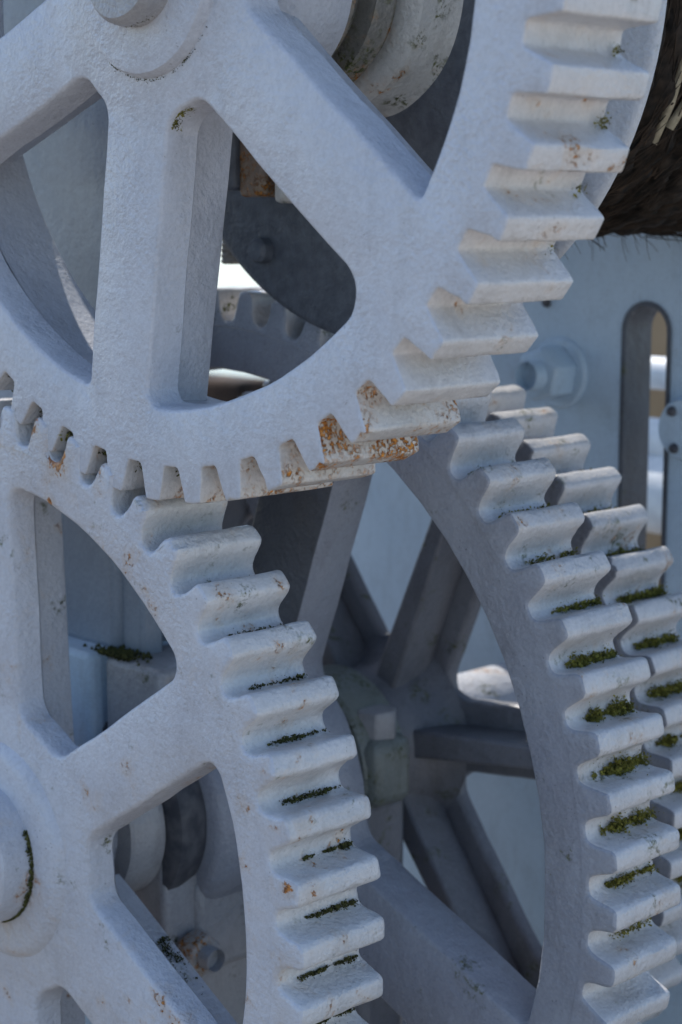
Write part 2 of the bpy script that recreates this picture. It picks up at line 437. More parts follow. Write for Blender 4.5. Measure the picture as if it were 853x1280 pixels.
    half = [(0.0, .5), (0.0, .375), (0.025, .335), (.11, .305), (.36, .268), (.68, .228), (.90, .196), (.97, .178), (.998, .150), (1.0, .07)]
    if round_tip: half = [(-.01, .5), (0.0, .42), (0.05, .358), (.16, .312), (.36, .272), (.62, .240), (.82, .214), (.94, .178), (.992, .132), (1.006, .05)]
    prof = [(rroot + f * h, -a) for f, a in half] + [(rroot + f * h, a) for f, a in half[::-1]]
    meshes = []
    for var in range(9):
        P = [Vector((r * math.cos(a * p), r * math.sin(a * p))) for r, a in prof]
        n = len(P)
        nor = []
        for i in range(n):
            if i == 0 or i == n - 1: d = P[i].normalized()
            else:
                t = (P[i + 1] - P[i - 1]).normalized(); d = Vector((t.y, -t.x))
            nor.append(d)
        yb = w
        bf, bb = tb * (1.0 + 0.4 * proud / 0.004 if proud else 1.0), tb * (2.0 if proud else 1.5)
        R3 = [(-proud, bf), (-proud + bf * .12, bf * .6), (-proud + bf * .45, bf * .16), (-proud + bf, 0)]
        for f in (.18, .34, .5, .66, .82): R3.append((w * f, 0))
        R3 += [(w - bb, 0), (w - bb * .45, bb * .16), (w - bb * .12, bb * .6), (w, bb)]
        V, F, SM = [], [], []
        for k, (yy, ins) in enumerate(R3):
            for i in range(n):
                v = P[i] - nor[i] * ins
                edge = (i < 2 or i > n - 3)
                if not edge:
                    q = Vector((v.x * 22, v.y * 22 + var * 13, yy * 16 + seed * 7)); am = 0.0022 * tn
                    if proud and k < 4: am = 0.0026
                    v = v + Vector((noise.noise(q), noise.noise(q + Vector((3, 8, 1))))) * am
                    nick = noise.noise((yy * 60 + var * 9.7, i * .9 + seed, var * 4.1)) - 0.38
                    if nick > 0 and 5 <= i <= n - 6: v = v - nor[i] * nick * 0.016
                    y2 = yy + (noise.noise(q * 1.3 + Vector((7, 7, 2))) * 0.004 if k in (0, 1, 2, 10, 11, 12) and (proud or k > 8) else 0)
                else: y2 = yy
                V.append((v.x, y2, v.y))
        m = len(R3)
        for k in range(m - 1):
            for i in range(n - 1):
                F.append((k * n + i, k * n + i + 1, (k + 1) * n + i + 1, (k + 1) * n + i)); SM.append(True)
        arc_ = [Vector((rb * math.cos(p * (t / 4 - .5)), rb * math.sin(p * (t / 4 - .5)))) for t in range(5)]
        fi = len(V); V += [(v.x, -proud, v.y) for v in arc_]
        F.append(tuple(range(n)) + tuple(fi + t for t in range(4, -1, -1))); SM.append(False); capf = len(F) - 1
        bi = len(V); V += [(v.x, w, v.y) for v in arc_]
        F.append(tuple((m - 1) * n + i for i in range(n)) + tuple(bi + t for t in range(4, -1, -1))); SM.append(False)
        if proud:
            si = len(V); V += [(v.x * .997, 0.003, v.y * .997) for v in arc_]
            for t in range(4): F.append((fi + t, fi + t + 1, si + t + 1, si + t)); SM.append(True)
        o = mesh('tooth', V, F, mats, None, SM)
        o.data.set_sharp_from_angle(angle=R_(50))
        o.data.materials.append(mats)
        for fidx in list(range(2 * (n - 1))) + [capf]: o.data.polygons[fidx].material_index = 1
        meshes.append(o.data); bpy.data.objects.remove(o)
    cache = {}
    rnd = random.Random(seed + 5)
    for k in range(N):
        mt = tooth_mat(k)
        var = rnd.randrange(9)
        key = (var, mt.name)
        if key not in cache:
            me = meshes[var].copy(); me.materials[0] = mt; cache[key] = me
        o = bpy.data.objects.new('tooth', cache[key])
        o.rotation_euler = (0, -(phase - k * p), 0)
        if proud: o.scale = (1, 1 + rnd.gauss(0, .006), 1)
        link(o, root)
    return root

def tuft(mb, c, s_, rnd):
    ax = [Vector((rnd.uniform(-1, 1), rnd.uniform(-1, 1), rnd.uniform(-1, 1))).normalized() * s_ * rnd.uniform(.5, 1.3) for _ in range(3)]
    mb.add([c + ax[0], c - ax[0], c + ax[1], c - ax[1], c + ax[2], c - ax[2]],
           [(0, 2, 4), (2, 1, 4), (1, 3, 4), (3, 0, 4), (2, 0, 5), (1, 2, 5), (3, 1, 5), (0, 3, 5)], False)

def moss_patch(mb, R0, ang, spread, yA, yB, n, size, rnd, hgt=0.01):
    """tufts along a tooth root, gear-local coordinates; ragged in width and broken along its length"""
    k = 0; tries = 0
    while k < n and tries < n * 12:
        tries += 1
        y = yA + (yB - yA) * rnd.random()
        dens = noise.noise((y * 30, ang * 17, R0 * 5)) * 1.1 + noise.noise((y * 90, ang * 29, 3.0)) * .6 + .72
        ends = min(1, (y - yA) / .02 + .15, (yB - y) / .015 + .3)
        if rnd.random() > dens * ends: continue
        thick = max(.25, min(1.3, dens + .2))
        a = ang + rnd.gauss(-.15, .55) * spread * thick
        r = R0 + abs(rnd.gauss(0, hgt)) * thick - 0.001
        tuft(mb, Vector((r * math.cos(a), y, r * math.sin(a))), size * rnd.choice((.45, .6, .8, 1.0)), rnd); k += 1
    for _ in range(n // 10):        # stray specks round the strip
        y = yA + (yB - yA) * rnd.random(); a = ang + rnd.gauss(0, 2.2) * spread * .8; r = R0 + abs(rnd.gauss(0, 2.5 * hgt))
        if r < R0 + hgt * 1.2: r = R0
        tuft(mb, Vector((r * math.cos(a), y, r * math.sin(a))), size * .35, rnd)

def moss_wall(mb, pts, y0, y1, n, size, rnd):
    """tufts clinging to the wall of an opening"""
    for _ in range(n):
        i = rnd.randrange(len(pts) - 1); c = pts[i].lerp(pts[i + 1], rnd.random()); y = rnd.uniform(y0, y1)
        if rnd.random() > .5 + noise.noise((c.x * 60, c.y * 60, y * 60)) * 1.2: continue
        tuft(mb, Vector((c.x, y, c.y)), size * rnd.uniform(.5, 1), rnd)

P1, P2, P3, P4 = 2 * PI / 52, 2 * PI / 52, 2 * PI / 64, 2 * PI / 52
D2 = [R_(a) for a in range(0, 360, 60)]
# upper gear
def tm1(k):
    if k in (8,): return M['gear_rust']
    if k in (7, 9, 10, 11, 12, 15): return M['gear_rust2']
    return M['gear_tooth']
g1 = gear('upper_gear', 'pale grey six-spoke gear with rusting lowest teeth, in front of the rope drum',
          -2.5354, 0.4139, 0.0, 0.2211, 0.9087, 0.846, 52, -0.1343, 0.745, 0.25,
          [R_(-38.5 + 60 * i) for i in range(6)], [0.088, 0.09, 0.09, 0.088, 0.085, 0.083], {0: .04, 262: (.03, .055), 322: (.012, .04), 202: (.03, .014)}, 0.05, M['gear'], seed=1, tooth_mat=tm1,
          body_y=(0.0, 0.072), rib=(0.034, 0.19), tb=0.0045, tn=0.6, bevel=0.007, ledge=0.006,
          boss=[[(0.0001, 0.1), (0.0001, -0.022), (0.165, -0.022), (0.175, -0.019), (0.181, -0.008), (0.184, 0.002)],
                [(0.0001, 0.1), (0.15, 0.1), (0.20, 0.2), (0.19, 0.30), (0.0001, 0.30)]])
# lower gear
def tm2(k): return M['gear2_tooth']
g2 = gear('lower_gear', 'pale grey spoked gear meshing under the rusting one, thin dark moss between its teeth',
          -3.0624, -1.2651, 0.0, 0.1969, 0.9056, 0.843, 52, 0.8834, 0.752, 0.30,
          [R_(a) for a in (92, 32.5, -28, -88, 212, 152)], [0.088, 0.08, 0.112, 0.1, 0.09, 0.09], {0: .035}, 0.055, M['gear2'], seed=2, tooth_mat=tm2, proud=0.004, round_tip=True, body_y=(0.0, 0.065), rib=(0.032, 0.17), ledge=0.006, bevel=0.009,
          boss=[[(0.0001, 0.1), (0.0001, -0.02), (0.195, -0.02), (0.21, -0.015), (0.222, -0.004), (0.228, 0.004)]])
# middle gear
def tm3(k): return M['gear3_tooth']
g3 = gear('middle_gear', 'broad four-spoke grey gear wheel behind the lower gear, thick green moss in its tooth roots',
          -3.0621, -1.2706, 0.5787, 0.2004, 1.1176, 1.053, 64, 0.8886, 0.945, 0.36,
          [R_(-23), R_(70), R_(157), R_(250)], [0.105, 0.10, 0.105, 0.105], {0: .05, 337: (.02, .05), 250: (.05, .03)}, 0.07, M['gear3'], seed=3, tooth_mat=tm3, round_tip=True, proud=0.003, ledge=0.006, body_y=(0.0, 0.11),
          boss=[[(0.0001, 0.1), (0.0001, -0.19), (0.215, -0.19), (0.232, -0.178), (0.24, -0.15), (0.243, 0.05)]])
# rear gear: thin web with ribs
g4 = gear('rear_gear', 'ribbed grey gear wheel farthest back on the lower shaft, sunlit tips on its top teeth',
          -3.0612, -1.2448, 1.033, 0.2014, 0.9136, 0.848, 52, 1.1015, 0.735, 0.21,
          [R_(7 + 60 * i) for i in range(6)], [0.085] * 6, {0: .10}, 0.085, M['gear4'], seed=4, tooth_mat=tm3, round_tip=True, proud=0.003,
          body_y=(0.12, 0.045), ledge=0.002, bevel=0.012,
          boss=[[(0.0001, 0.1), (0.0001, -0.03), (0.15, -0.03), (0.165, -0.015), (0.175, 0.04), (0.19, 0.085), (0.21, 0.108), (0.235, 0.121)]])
for i in range(6):
    a = R_(7 + 60 * i)
    mb = MB(); u = Vector((math.cos(a), 0, math.sin(a))); n = Vector((-math.sin(a), 0, math.cos(a)))
    r0, r1 = 0.15, 0.738
    vs = [u * r + n * (s * t) + Vector((0, y, 0)) for r, t in ((r0, .034), (r1, .022)) for s in (-1, 1) for y in (0.005, 0.122)]
    mb.add(vs, [(0, 1, 3, 2), (4, 6, 7, 5), (0, 4, 5, 1), (2, 3, 7, 6), (0, 2, 6, 4), (1, 5, 7, 3)])
    mb.build('rib', M['gear4'], g4, bevel=0.008)

rnd = random.Random(3)
# moss in tooth roots (part of each wheel)
mb = MB()
for k in range(1, 10):
    dens = {1: 60, 2: 90, 3: 160, 4: 260}.get(k, 380)
    lo = 0.05 if k < 4 else 0.03
    moss_patch(mb, 0.846, 0.8834 - k * P2 + P2 * 0.40, 0.005, 0.03 + 0.05 * rnd.random(), 0.185, dens, 0.0030, rnd, 0.004)
u_ = Vector((math.cos(R_(-28)), 0, math.sin(R_(-28)))); n_ = Vector((-u_.z, 0, u_.x))
for i in range(900):
    r_ = 0.36 + abs(rnd.gauss(0, .045)); y_ = rnd.uniform(.072, .16)
    if rnd.random() > .55 + noise.noise((r_ * 40, y_ * 40, 2.0)): continue
    tuft(mb, u_ * r_ + n_ * (0.0385 + rnd.uniform(-.001, .001)) + Vector((0, y_, 0)), rnd.uniform(.0012, .0034), rnd)
tag(mb.build('moss', M['moss_dark'], g2), kind='stuff')
mb = MB()
for k in range(0, 11):
    dens = {0: 0, 1: 120, 2: 200, 3: 220, 4: 420, 5: 900, 6: 1300, 7: 1300, 8: 1000, 9: 520, 10: 120}[k]
    sp_ = {5: .011, 6: .013, 7: .013, 8: .010}.get(k, .006)
    moss_patch(mb, 1.056, 0.8886 - k * P3 + P3 * 0.42, sp_, 0.03 + .03 * rnd.random(), 0.19, dens, 0.0034, rnd, 0.0065)
tag(mb.build('moss', M['moss'], g3), kind='stuff')
mb = MB()
for k in range(2, 12):
    dens = 260 if k < 5 else 900
    moss_patch(mb, 0.851, 1.1015 - k * P4 + P4 * 0.42, 0.012, 0.03, 0.19, dens, 0.0038, rnd, 0.009)
tag(mb.build('moss', M['moss'], g4), kind='stuff')
mb = MB()
for k, q in ((1, 60), (2, 90), (3, 40), (4, 14), (0, 30)):
    moss_patch(mb, 0.856, -0.1343 - k * P1 + P1 * 0.40, 0.012, 0.185, 0.216, q, 0.0026, rnd, 0.004)
moss_wall(mb, opening(R_(261.5), R_(321.5), 0.083, 0.088, 0.745, 0.25, .03, .055, 0.05, 0.0)[-10:] , 0.010, 0.068, 1500, 0.0028, rnd)
moss_patch(mb, 0.742, R_(-83), 0.05, 0.19, 0.22, 50, 0.0035, rnd, 0.006)
moss_patch(mb, 0.858, -0.1343 - 14.5 * P1, 0.02, 0.0, 0.05, 90, 0.0042, rnd, 0.015)
tag(mb.build('moss', M['moss'], g1), kind='stuff')
mb = MB()
for i in range(520):
    a_ = R_(rnd.uniform(-135, -35)); d_ = noise.noise((math.cos(a_) * 9, math.sin(a_) * 9, 1.0)) + .45
    if rnd.random() > d_: continue
    r_ = 0.1855 + rnd.gauss(0, .0018)
    tuft(mb, Vector((r_ * math.cos(a_), -0.0005, r_ * math.sin(a_))), rnd.uniform(.0006, .0016), rnd)
for i in range(260):
    a_ = R_(rnd.uniform(-120, -60)); tuft(mb, Vector((0.098 * math.cos(a_), -0.045 + abs(rnd.gauss(0, .01)), 0.098 * math.sin(a_))), rnd.uniform(.0015, .0035), rnd)
for gk, q in ((11.5, 60), (12.5, 220), (13.5, 420), (14.5, 300), (15.5, 420), (16.5, 300)):
    for i in range(q):
        a_ = -0.1343 - gk * P1 + rnd.gauss(0, .013); r_ = 0.846 + abs(rnd.gauss(0, .012)); y_ = 0.015 + abs(rnd.gauss(0, .05))
        tuft(mb, Vector((r_ * math.cos(a_), min(y_, .2), r_ * math.sin(a_))), rnd.uniform(.0012, .0042), rnd)
tag(mb.build('grime', M['moss_dark'], g1), kind='stuff')

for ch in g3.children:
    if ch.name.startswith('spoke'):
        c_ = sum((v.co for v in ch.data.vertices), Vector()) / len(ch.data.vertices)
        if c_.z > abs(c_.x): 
            ch.data.materials.append(M['dark_tone']); ch['label'] = 'spoke with dark front face'
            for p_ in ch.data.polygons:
                if p_.normal.y < -0.8: p_.material_index = 1  # darker material on the front face only
# G3 split-hub clamp lug and bolt, seen through the lower gear
nutp = at(262, 1197, 0.36)
lx, lz = nutp.x + 3.0621, nutp.z + 1.2706
mb = MB(); mb.box(lx - 0.22, lx - 0.06, -0.20, 0.0, lz - 0.07, lz + 0.14); mb.build('clamp_lug', M['cast'], g3, bevel=0.02, seg=3)

def hexpts(r, c, rot=0): return [(c[0] + r * math.cos(rot + i * PI / 3), c[1] + r * math.sin(rot + i * PI / 3)) for i in range(6)]
def hex_bolt(parent, x, y, z, axis, r, L, nut, mat, shank=None, name='bolt'):
    """hex nut with a stub of thread standing out of it along +x or -y"""
    mb = MB()
    pts = hexpts(r, (0, 0), 0.3)
    ring = []
    for f, d in ((1.0, 0), (1.0, nut * .88), (.9, nut)):
        ring.append([(a * f, c * f, d) for a, c in pts])
    vs = [v for rg in ring for v in rg]; fs = [tuple(range(6))[::-1], tuple(range(12, 18))]
    for k in range(2):
        for i in range(6): fs.append((k * 6 + i, k * 6 + (i + 1) % 6, k * 6 + 6 + (i + 1) % 6, k * 6 + 6 + i))
    def tr(v):
        a, c, d = v
        return Vector((x + d, y + a, z + c)) if axis == 'x' else Vector((x + a, y - d, z + c))
    mb.add([tr(v) for v in vs], fs)
    nut_o = mb.build('nut', mat, parent, bevel=r * .06)
    mb = MB(); n = 20; rr = r * .55
    prof = [(rr, 0)]
    for i in range(int(L / (r * .12))): prof += [(rr, i * r * .12 + nut * .5), (rr * .93, (i + .5) * r * .12 + nut * .5)]
    prof += [(rr * .85, L), (0.0001, L)]
    vs, fs = [], []
    for i in range(n):
        a = 2 * PI * i / n
        vs += [tr((q * math.cos(a), q * math.sin(a), d)) for q, d in prof]
    m = len(prof)
    for i in range(n):
        for k in range(m - 1): fs.append((i * m + k, ((i + 1) % n) * m + k, ((i + 1) % n) * m + k + 1, i * m + k + 1))
    mb.add(vs, fs, True)
    o = fix(mb.build('thread', shank or mat, nut_o), 30)
    return nut_o
hex_bolt(g3, lx - 0.06, nutp.y - 0.5787, lz, 'x', 0.046, 0.062, 0.05, M['nut'], M['cast'])

# ------------------------------------------------------------------ shafts
sh = empty('drum_shaft', Wd(-2.5354, -0.07, 0.4139))
tag(sh, 'stub of the pale grey shaft through the hub of the upper gear', 'shaft')
o = MB().lathe([(0.0001, 0), (0.088, 0), (0.097, 0.01), (0.1, 0.025), (0.1, 0.50), (0.0001, 0.50)], 0, 0, 64, wob=0.003).build('shaft_body', M['cast'], sh); fix(o)
sh2 = empty('lower_shaft', Wd(-3.0624, -0.09, -1.2651))
tag(sh2, 'thick round shaft end with moss ring in the hub of the lower gear', 'shaft')
o = MB().lathe([(0.0001, 0), (0.128, 0), (0.138, 0.008), (0.142, 0.025), (0.142, 0.12), (0.115, 0.30), (0.115, 1.75), (0.0001, 1.75)], 0, 0, 64, wob=0.003).build('shaft_body', M['gear2'], sh2); fix(o)
o = MB().lathe([(0.11, 0.30), (0.16, 0.30), (0.165, 0.31), (0.165, 0.385), (0.16, 0.39), (0.11, 0.39)], 0, 0, 64).build('collar', M['cast'], sh2); fix(o)
o = MB().lathe([(0.11, 0.392), (0.185, 0.392), (0.2, 0.402), (0.2, 0.43), (0.19, 0.475), (0.11, 0.478)], 0, 0, 64).build('seal_ring', M['dark'], sh2); fix(o)
mb = MB()
for i in range(420):
    a = R_(random.uniform(-75, 30)); s = random.uniform(.002, .005)
    c = Vector((0.144 * math.cos(a), 0.068 + random.gauss(0, 0.003), 0.144 * math.sin(a)))
    mb.add([c + Vector((s, 0, 0)), c + Vector((0, -s, 0)), c + Vector((0, 0, s)), c + Vector((-s, 0, -s))], [(0, 1, 2), (0, 2, 3), (0, 3, 1), (1, 3, 2)])
tag(mb.build('moss', M['moss_dark'], sh2), kind='stuff')

# ------------------------------------------------------------------ rope drum with flange
dr = empty('rope_drum', Wd(-2.5354, 0.30, 0.4139))
tag(dr, 'blue grey winch drum with round end flange behind the upper gear', 'drum')
yo = 0.30
FY = 0.536 - yo
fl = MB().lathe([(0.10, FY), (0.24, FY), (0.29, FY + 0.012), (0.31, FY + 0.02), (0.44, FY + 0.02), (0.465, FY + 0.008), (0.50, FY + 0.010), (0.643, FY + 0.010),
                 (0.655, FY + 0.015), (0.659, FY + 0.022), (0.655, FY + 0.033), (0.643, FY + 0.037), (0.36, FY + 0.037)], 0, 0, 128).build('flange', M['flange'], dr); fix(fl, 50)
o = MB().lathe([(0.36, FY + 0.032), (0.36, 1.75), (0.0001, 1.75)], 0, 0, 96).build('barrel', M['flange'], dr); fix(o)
o = MB().lathe([(0.10, -0.02), (0.165, -0.02), (0.17, 0.03), (0.15, 0.035), (0.15, 0.055), (0.19, 0.06), (0.195, 0.10), (0.175, 0.105), (0.175, 0.128)], 0, 0, 80, wob=0.003).build('collar_ring', M['ringmoss'], dr); fix(o, 40)
o = MB().lathe([(0.174, 0.126), (0.205, 0.13), (0.222, 0.145), (0.225, FY - 0.01), (0.235, FY + 0.004)], 0, 0, 80, wob=0.003).build('hub_collar', M['mossy'], dr); fix(o, 40)
# flange stud
s0 = at(327, 313, 0.536)
o = MB().lathe([(0.026, FY + 0.02), (0.026, FY - 0.012), (0.02, FY - 0.02), (0.0001, FY - 0.022)], s0.x + 2.5354, s0.z - 0.4139, 24).build('stud', M['flange'], dr); fix(o)

# rope: turns laid side by side
rp = empty('rope_coil', Wd(-2.5354, 0.57, 0.4139))
tag(rp, 'dark frayed rope wound on the drum, loose fibres and pale strands hanging', 'rope')
yy = 0.045; idx = 0
while yy < 1.35:
    rad = 0.040 * random.uniform(.92, 1.1); RR = 0.405 + random.uniform(-.008, .012)
    nU, nV = 360, 18
    V, F = [], []
    for i in range(nU):
        a = 2 * PI * i / nU
        for j in range(nV):
            b_ = 2 * PI * j / nV
            tw = 0.30 * abs(math.cos(1.5 * b_ + a * 17 + idx)) - 0.15
            q = rad * (1 + tw + 0.22 * noise.noise((a * 9, b_ * 2, idx)))
            rr_ = RR + q * math.cos(b_)
            V.append((rr_ * math.cos(a), yy + q * math.sin(b_) + 0.012 * noise.noise((math.cos(a) * 2, math.sin(a) * 2, idx * 3)), rr_ * math.sin(a)))
    for i in range(nU):
        for j in range(nV):
            F.append((i * nV + j, ((i + 1) % nU) * nV + j, ((i + 1) % nU) * nV + (j + 1) % nV, i * nV + (j + 1) % nV))
    mesh('turn', V, F, M['rope'], rp, True)
    yy += rad * 1.9; idx += 1
def strands(mb, n, wdt, lmin, lmax, loose, rnd, amin=-110, amax=40):
    for _ in range(n):
        a = R_(rnd.uniform(amin, amax)); y = rnd.uniform(0.0, 1.1); L = rnd.uniform(lmin, lmax)
        rr_ = 0.44 + abs(rnd.gauss(0, .008)); dy = rnd.gauss(0.0, 0.25); dr_ = abs(rnd.gauss(0, loose))
        k = 5; pts = []
        for i in range(k + 1):
            t = i / k
            aa = a + L * t / rr_; r2 = rr_ + dr_ * t * t
            pts.append(Vector((r2 * math.cos(aa), y + dy * L * t + 0.006 * math.sin(t * 5 + a * 40), r2 * math.sin(aa) - dr_ * .5 * t * t)))
        vs, fs = [], []
        for i, c in enumerate(pts):
            w_ = wdt * (1 - .6 * i / k)
            e = Vector((math.cos(a), 0, math.sin(a))) * w_; e2 = Vector((0, w_, 0))
            vs += [c + e, c + e2 - e * .5, c - e2 - e * .5]
        for i in range(k):
            for j in range(3): fs.append((i * 3 + j, i * 3 + (j + 1) % 3, i * 3 + 3 + (j + 1) % 3, i * 3 + 3 + j))
        mb.add(vs, fs, True)
rnd2 = random.Random(11)
mb = MB(); strands(mb, 800, 0.0018, 0.05, 0.22, 0.012, rnd2); strands(mb, 160, 0.0016, 0.015, 0.06, 0.02, rnd2, -110, -60)
tag(mb.build('fibres', M['fibre'], rp), kind='stuff')
mb = MB(); strands(mb, 9, 0.010, 0.25, 0.5, 0.012, rnd2, -70, -10)
tag(mb.build('pale_strands', M['straw'], rp), kind='stuff')

# ------------------------------------------------------------------ brake lugs and threaded rod under the drum collar
br = empty('brake_bracket', Wd(*at(330, 215, 0.44)))
tag(br, 'rust and moss covered bracket lugs hanging in front of the drum flange', 'bracket')
c0 = at(330, 215, 0.44)
def relp(px, py, Y): v = at(px, py, Y) - c0; return v
def lug(name, mat, px0, py0, px1, py1, Y0, Y1):
    a = relp(px0, py0, Y0); b_ = relp(px1, py1, Y0)
    mb = MB(); mb.box(a.x, b_.x, a.y, a.y + (Y1 - Y0), b_.z, a.z); return mb.build(name, mat, br, bevel=0.012, seg=3)
lug('edge_plate', M['flange'], 268, 120, 290, 238, 0.40, 0.46)
lug('rusty_lug', M['rusty'], 296, 120, 330, 246, 0.42, 0.50)
lug('mossy_lug', M['mossy'], 340, 150, 372, 254, 0.42, 0.50)
tr_ = at(291, 330, 0.61)
rod = empty('threaded_rod', Wd(tr_.x, tr_.y, tr_.z))
tag(rod, 'short dark threaded rod hanging below the bracket beside the flange', 'bolt')
prof = [(0.0001, 0), (0.020, 0)]
for i in range(22): prof += [(0.026, 0.006 + i * .012), (0.022, 0.012 + i * .012)]
prof += [(0.0001, 0.275)]
o = MB().lathe(prof, 0, 0, 20, axis='z').build('thread', M['steel'], rod); fix(o, 25)

# ------------------------------------------------------------------ frame: left cheek, pedestal, right panel
def box_thing(name, label, cat, mat, c, hx, hy, hz, bevel=0.01, group=None):
    o = MB().box(-hx, hx, -hy, hy, -hz, hz).build(name, mat, None, bevel=bevel, seg=3)
    o.location = Wd(*c); return tag(o, label, cat, group)
a = at(-60, 60, 0.36); b2 = at(178, 440, 0.36)
pts = [(a.x - 0.5, a.z + 0.3), (b2.x - 0.02, a.z + 0.3), (b2.x, b2.z - 0.05), (b2.x - 0.02, -1.0), (a.x - 0.5, -1.0)]
cx_, cz_ = b2.x, b2.z
o = MB().prism([(x - cx_, z - cz_) for x, z in pts], -0.03, 0.03).build('frame_cheek', M['cheek'], None, bevel=0.01)
o.location = Wd(cx_, 0.39, cz_); tag(o, 'smooth pale blue grey side plate behind the left opening of the upper gear', 'plate')

bed = MB().box(-1.6, 1.2, -0.75, 0.75, 0.0, 0.10).build('added_bed_plate', M['bed'], None, bevel=0.01)  # added beneath the machine to keep ground light out of the gears
bed.location = Wd(-3.0, 1.0, -2.6); tag(bed, 'dark steel plate added under the gears to cut ground bounce', 'bed plate')
# pedestal column and stepped block between lower and middle gears
pc = at(146, 805, 0.34)
pd = empty('bearing_pedestal', Wd(pc.x, 0.40, -2.6))
tag(pd, 'blue grey cast column on a stepped block seen through the lower gear', 'pedestal')
zt = at(146, 812, 0.34).z + 2.6
MB().box(-0.36, -0.002, -0.06, 0.12, zt - 0.01, zt + 0.62).build('column', M['cheek'], pd, bevel=0.02, seg=3)
MB().box(-0.46, -0.006, -0.13, 0.14, 0.0, zt).build('block', M['panel'], pd, bevel=0.015, seg=3)
MB().box(0.006, 0.20, -0.10, 0.14, 0.0, zt - 0.006).build('block', M['cast'], pd, bevel=0.015, seg=3)
mb = MB(); rnd3 = random.Random(8)
for i in range(380):
    c = Vector((rnd3.gauss(0.03, 0.035), -0.10 + abs(rnd3.gauss(0, 0.03)), zt + rnd3.uniform(-.004, .004))); s = rnd3.uniform(.003, .007)
    mb.add([c + Vector((s, 0, 0)), c + Vector((0, -s, 0)), c + Vector((0, 0, s)), c + Vector((-s, 0, -s))], [(0, 1, 2), (0, 2, 3), (0, 3, 1), (1, 3, 2)])
tag(mb.build('moss', M['moss_dark'], pd), kind='stuff')

# bearing cap with bolts between middle and rear gear
bc = empty('shaft_bearing', Wd(-3.0615, 0.90, -2.6))
tag(bc, 'greenish cast bearing block with bolt heads between middle and rear gears', 'bearing')
az = -1.262 + 2.6
o = MB().lathe([(0.116, -0.06), (0.20, -0.06), (0.21, -0.05), (0.21, 0.07), (0.20, 0.08), (0.116, 0.08)], 0, az, 48).build('cap', M['greenish'], bc); fix(o)
MB().box(-0.26, 0.20, -0.06, 0.08, 0.0, az - 0.06).build('stand', M['gear4'], bc, bevel=0.02)
for dx in (-0.2, 0.17):
    mb = MB(); mb.box(dx - 0.06, dx + 0.06, -0.055, 0.075, az - 0.07, az + 0.09); mb.build('cap_ear', M['greenish'], bc, bevel=0.03, seg=3)
    mb = MB(); pts = hexpts(0.05, (dx, 0.01), 0.2)
    vs = [(x, y, az + 0.085) for x, y in pts] + [(x, y, az + 0.15) for x, y in pts]
    mb.add(vs, [tuple(range(6))[::-1], tuple(range(6, 12))] + [(i, (i + 1) % 6, 6 + (i + 1) % 6, 6 + i) for i in range(6)]); mb.build('nut', M['cast'], bc, bevel=0.006)

# right frame panel with a tall round-topped slot
PY = 1.72
top = at(806, 376, PY); sl = at(775, 560, PY).x; sr = at(836, 560, PY).x
hwid = (sr - sl) / 2; scx = (sl + sr) / 2; szt = top.z - hwid
xl = at(430, 640, PY).x; xr = at(1150, 640, PY).x
zb, ztp = -2.6, 0.75
fp = empty('slotted_bulkhead', Wd(scx, PY, -2.6))
tag(fp, 'blue grey steel bulkhead with tall round-topped slot beyond the gears', 'bulkhead')
slot = [(scx - hwid, -1.75)] + [(scx - hwid * math.cos(PI * i / 16), szt + hwid * math.sin(PI * i / 16)) for i in range(17)] + [(scx + hwid, -1.75)]
outer = [(xl, zb), (xl, ztp), (xr, ztp), (xr, zb)]
vs = [Vector(p_) for p_ in outer + slot]
es = [(i, (i + 1) % 4) for i in range(4)] + [(4 + i, 4 + (i + 1) % len(slot)) for i in range(len(slot))]
ov, oe, of, *_ = delaunay_2d_cdt(vs, es, [], 1, 1e-6)
V, F, SM = [], [], []
def inslot(c): return abs(c.x - scx) < hwid and c.y > -1.75 and (c.y < szt or (c - Vector((scx, szt))).length < hwid * .999)
T_ = 0.10
for yy_ in (0, T_):
    bidx = len(V); V += [(v.x - scx, yy_, v.y + 2.6) for v in ov]
    for t in of:
        c = sum((ov[i] for i in t), Vector((0, 0))) / 3
        if not inslot(c): F.append(tuple(bidx + i for i in t)); SM.append(False)
lv, lf = [], []
for x, z in slot:
    for t_, yy_ in ((0.0, -0.004), (0.0, T_ + 0.004), (0.012, T_ + 0.004), (0.012, -0.004)):
        d_ = Vector((scx - x, (szt if z > szt else z) - z)); d_ = d_.normalized() * t_ if d_.length > 0 else d_
        lv.append((x + d_.x - scx, yy_, z + d_.y + 2.6))
for i in range(len(slot) - 1):
    for j in range(4): lf.append((i * 4 + j, (i + 1) * 4 + j, (i + 1) * 4 + (j + 1) % 4, i * 4 + (j + 1) % 4))
for lp in (outer, slot):
    n = len(lp); bidx = len(V)
    for x, z in lp: V += [(x - scx, 0, z + 2.6), (x - scx, T_, z + 2.6)]
    for i in range(n):
        j = (i + 1) % n
        F.append((bidx + 2 * i, bidx + 2 * j, bidx + 2 * j + 1, bidx + 2 * i + 1)); SM.append(False)
o = mesh('plate', V, F, M['panel'], fp, SM)
fix(mesh('slot_shade_strip', lv, lf, M['dark_tone'], o, True), 50)  # dark strip added to stand in for shade on the slot wall
MB().box(-3.94 - scx, -1.95 - scx, 0.27 - PY, 1.34 - PY, 3.74, 3.80).build('shade_cover', M['panel'], fp, bevel=0.01)  # unseen plate added overhead to block sun and sky from the gears
MB().box(-5.3 - scx, -4.16 - scx, 0.62 - PY, 1.52 - PY, 3.741, 3.799).build('shade_cover', M['panel'], fp, bevel=0.01)  # second unseen plate, its edges placed to leave only narrow sun streaks
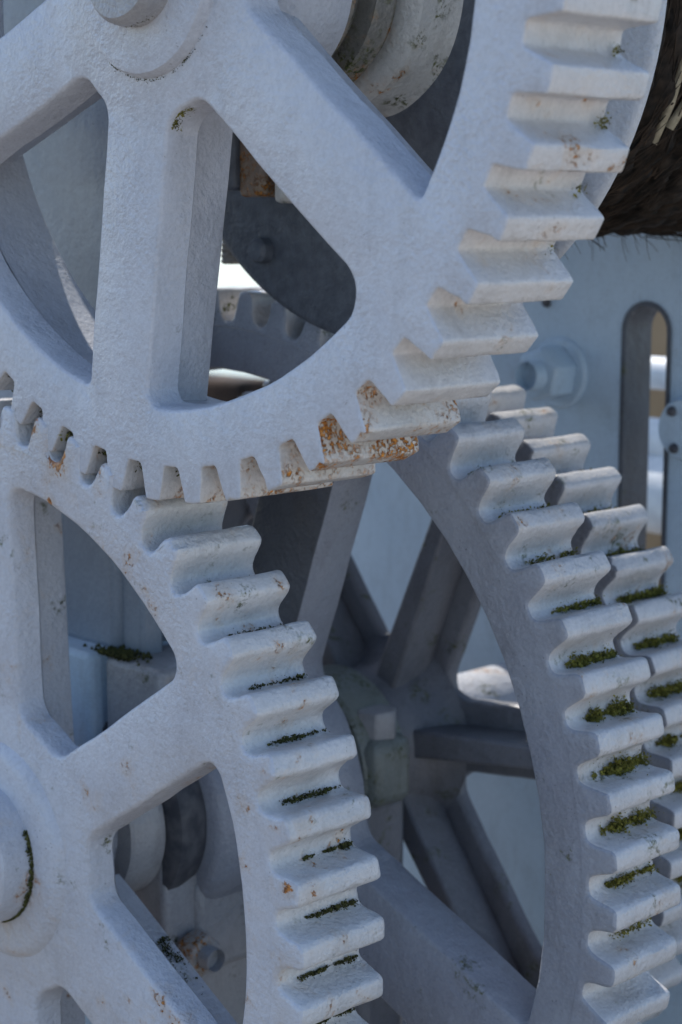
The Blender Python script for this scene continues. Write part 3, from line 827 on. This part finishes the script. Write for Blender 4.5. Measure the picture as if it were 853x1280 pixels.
for bx_ in (-3.5, -2.1): MB().box(bx_ - scx - .05, bx_ - scx + .05, 1.20 - PY, 0.15, 3.66, 3.74).build('shade_cover_beam', M['panel'], fp, bevel=0.01)  # arms added to carry the unseen overhead plates
for dx_ in (-3.5 - scx, -2.1 - scx): MB().box(dx_ - .04, dx_ + .04, 0.101, 0.16, 0.0, 3.67).build('shade_cover_post', M['panel'], fp, bevel=0.01)  # uprights added to hold up the unseen overhead plates
# big nut with washer
bp = at(700, 466, PY)
bx, bz = bp.x - scx, bp.z + 2.6
o = MB().lathe([(0.0001, -0.012), (0.085, -0.012), (0.092, -0.006), (0.092, 0.002)], bx + 0.0, bz, 40).build('washer', M['panel'], fp); fix(o)
hex_bolt(fp, bx, -0.012, bz, 'y', 0.072, 0.094, 0.085, M['panel'])
# riveted boss at the right edge
rb_ = at(868, 535, PY); rx, rz = rb_.x - scx, rb_.z + 2.6
o = MB().lathe([(0.0001, -0.05), (0.07, -0.05), (0.076, -0.04), (0.078, 0.002)], rx, rz, 48).build('riveted_boss', M['panel'], fp); fix(o)
for i in range(3):
    an = i * 2 * PI / 3 + 2.2
    o = MB().lathe([(0.0001, -0.062), (0.010, -0.060), (0.013, -0.05)], rx + .052 * math.cos(an), rz + .052 * math.sin(an), 14).build('rivet', M['dark'], fp)
# painted seam line and small stud
sp0 = at(684, 378, PY)
o = MB().lathe([(0.0001, -0.012), (0.010, -0.010), (0.014, 0.001)], sp0.x - scx, sp0.z + 2.6, 16).build('rivet', M['dark'], fp)

# beyond the slot: white pipes lit from above, an ochre wall
BY = 2.6
for i, (py, rr_) in enumerate(((445, .05), (522, .065), (560, .13))):
    c = at(812, py, BY)
    o = MB().lathe([(0.0001, -1.2), (rr_, -1.2), (rr_, 1.2), (0.0001, 1.2)], 0, 0, 32, axis='x').build('pipe', M['white']); fix(o)
    o.location = Wd(c.x, c.y, c.z - rr_)
    tag(o, ['thin white pipe behind the slot, highest of three', 'white pipe behind the slot, middle of three', 'thick white pipe behind the slot, lowest of three'][i], 'pipe', 'white pipes beyond the panel')
c = at(822, 615, BY + .25); box_thing('rusted_block', 'rust brown block below the white pipes behind the slot', 'block', M['brown'], (c.x, c.y, c.z - 0.02), .16, .08, .05, .02)
c = at(815, 420, 6.0)
o = MB().box(-0.7, 0.6, -.1, .1, 0, c.z + 2.6 + 0.35).build('ochre_wall', M['sandwall'], None, bevel=0.02)
o.location = Wd(c.x, 6.0, -2.6); tag(o, 'low ochre wall glimpsed through the top of the slot', 'wall')

# weathered timber lying behind the machine, seen blurred under the middle gear's top teeth
c = at(285, 486, 3.4)
o = MB().box(-0.55, 0.22, -.12, .12, 0.0, c.z + 2.6 + 0.05).build('timber_stack', M['timber'], None, bevel=0.03)
o.location = Wd(c.x, 3.4, -2.6); tag(o, 'brown timber block far behind the gears, blurred through the upper gear', 'timber')
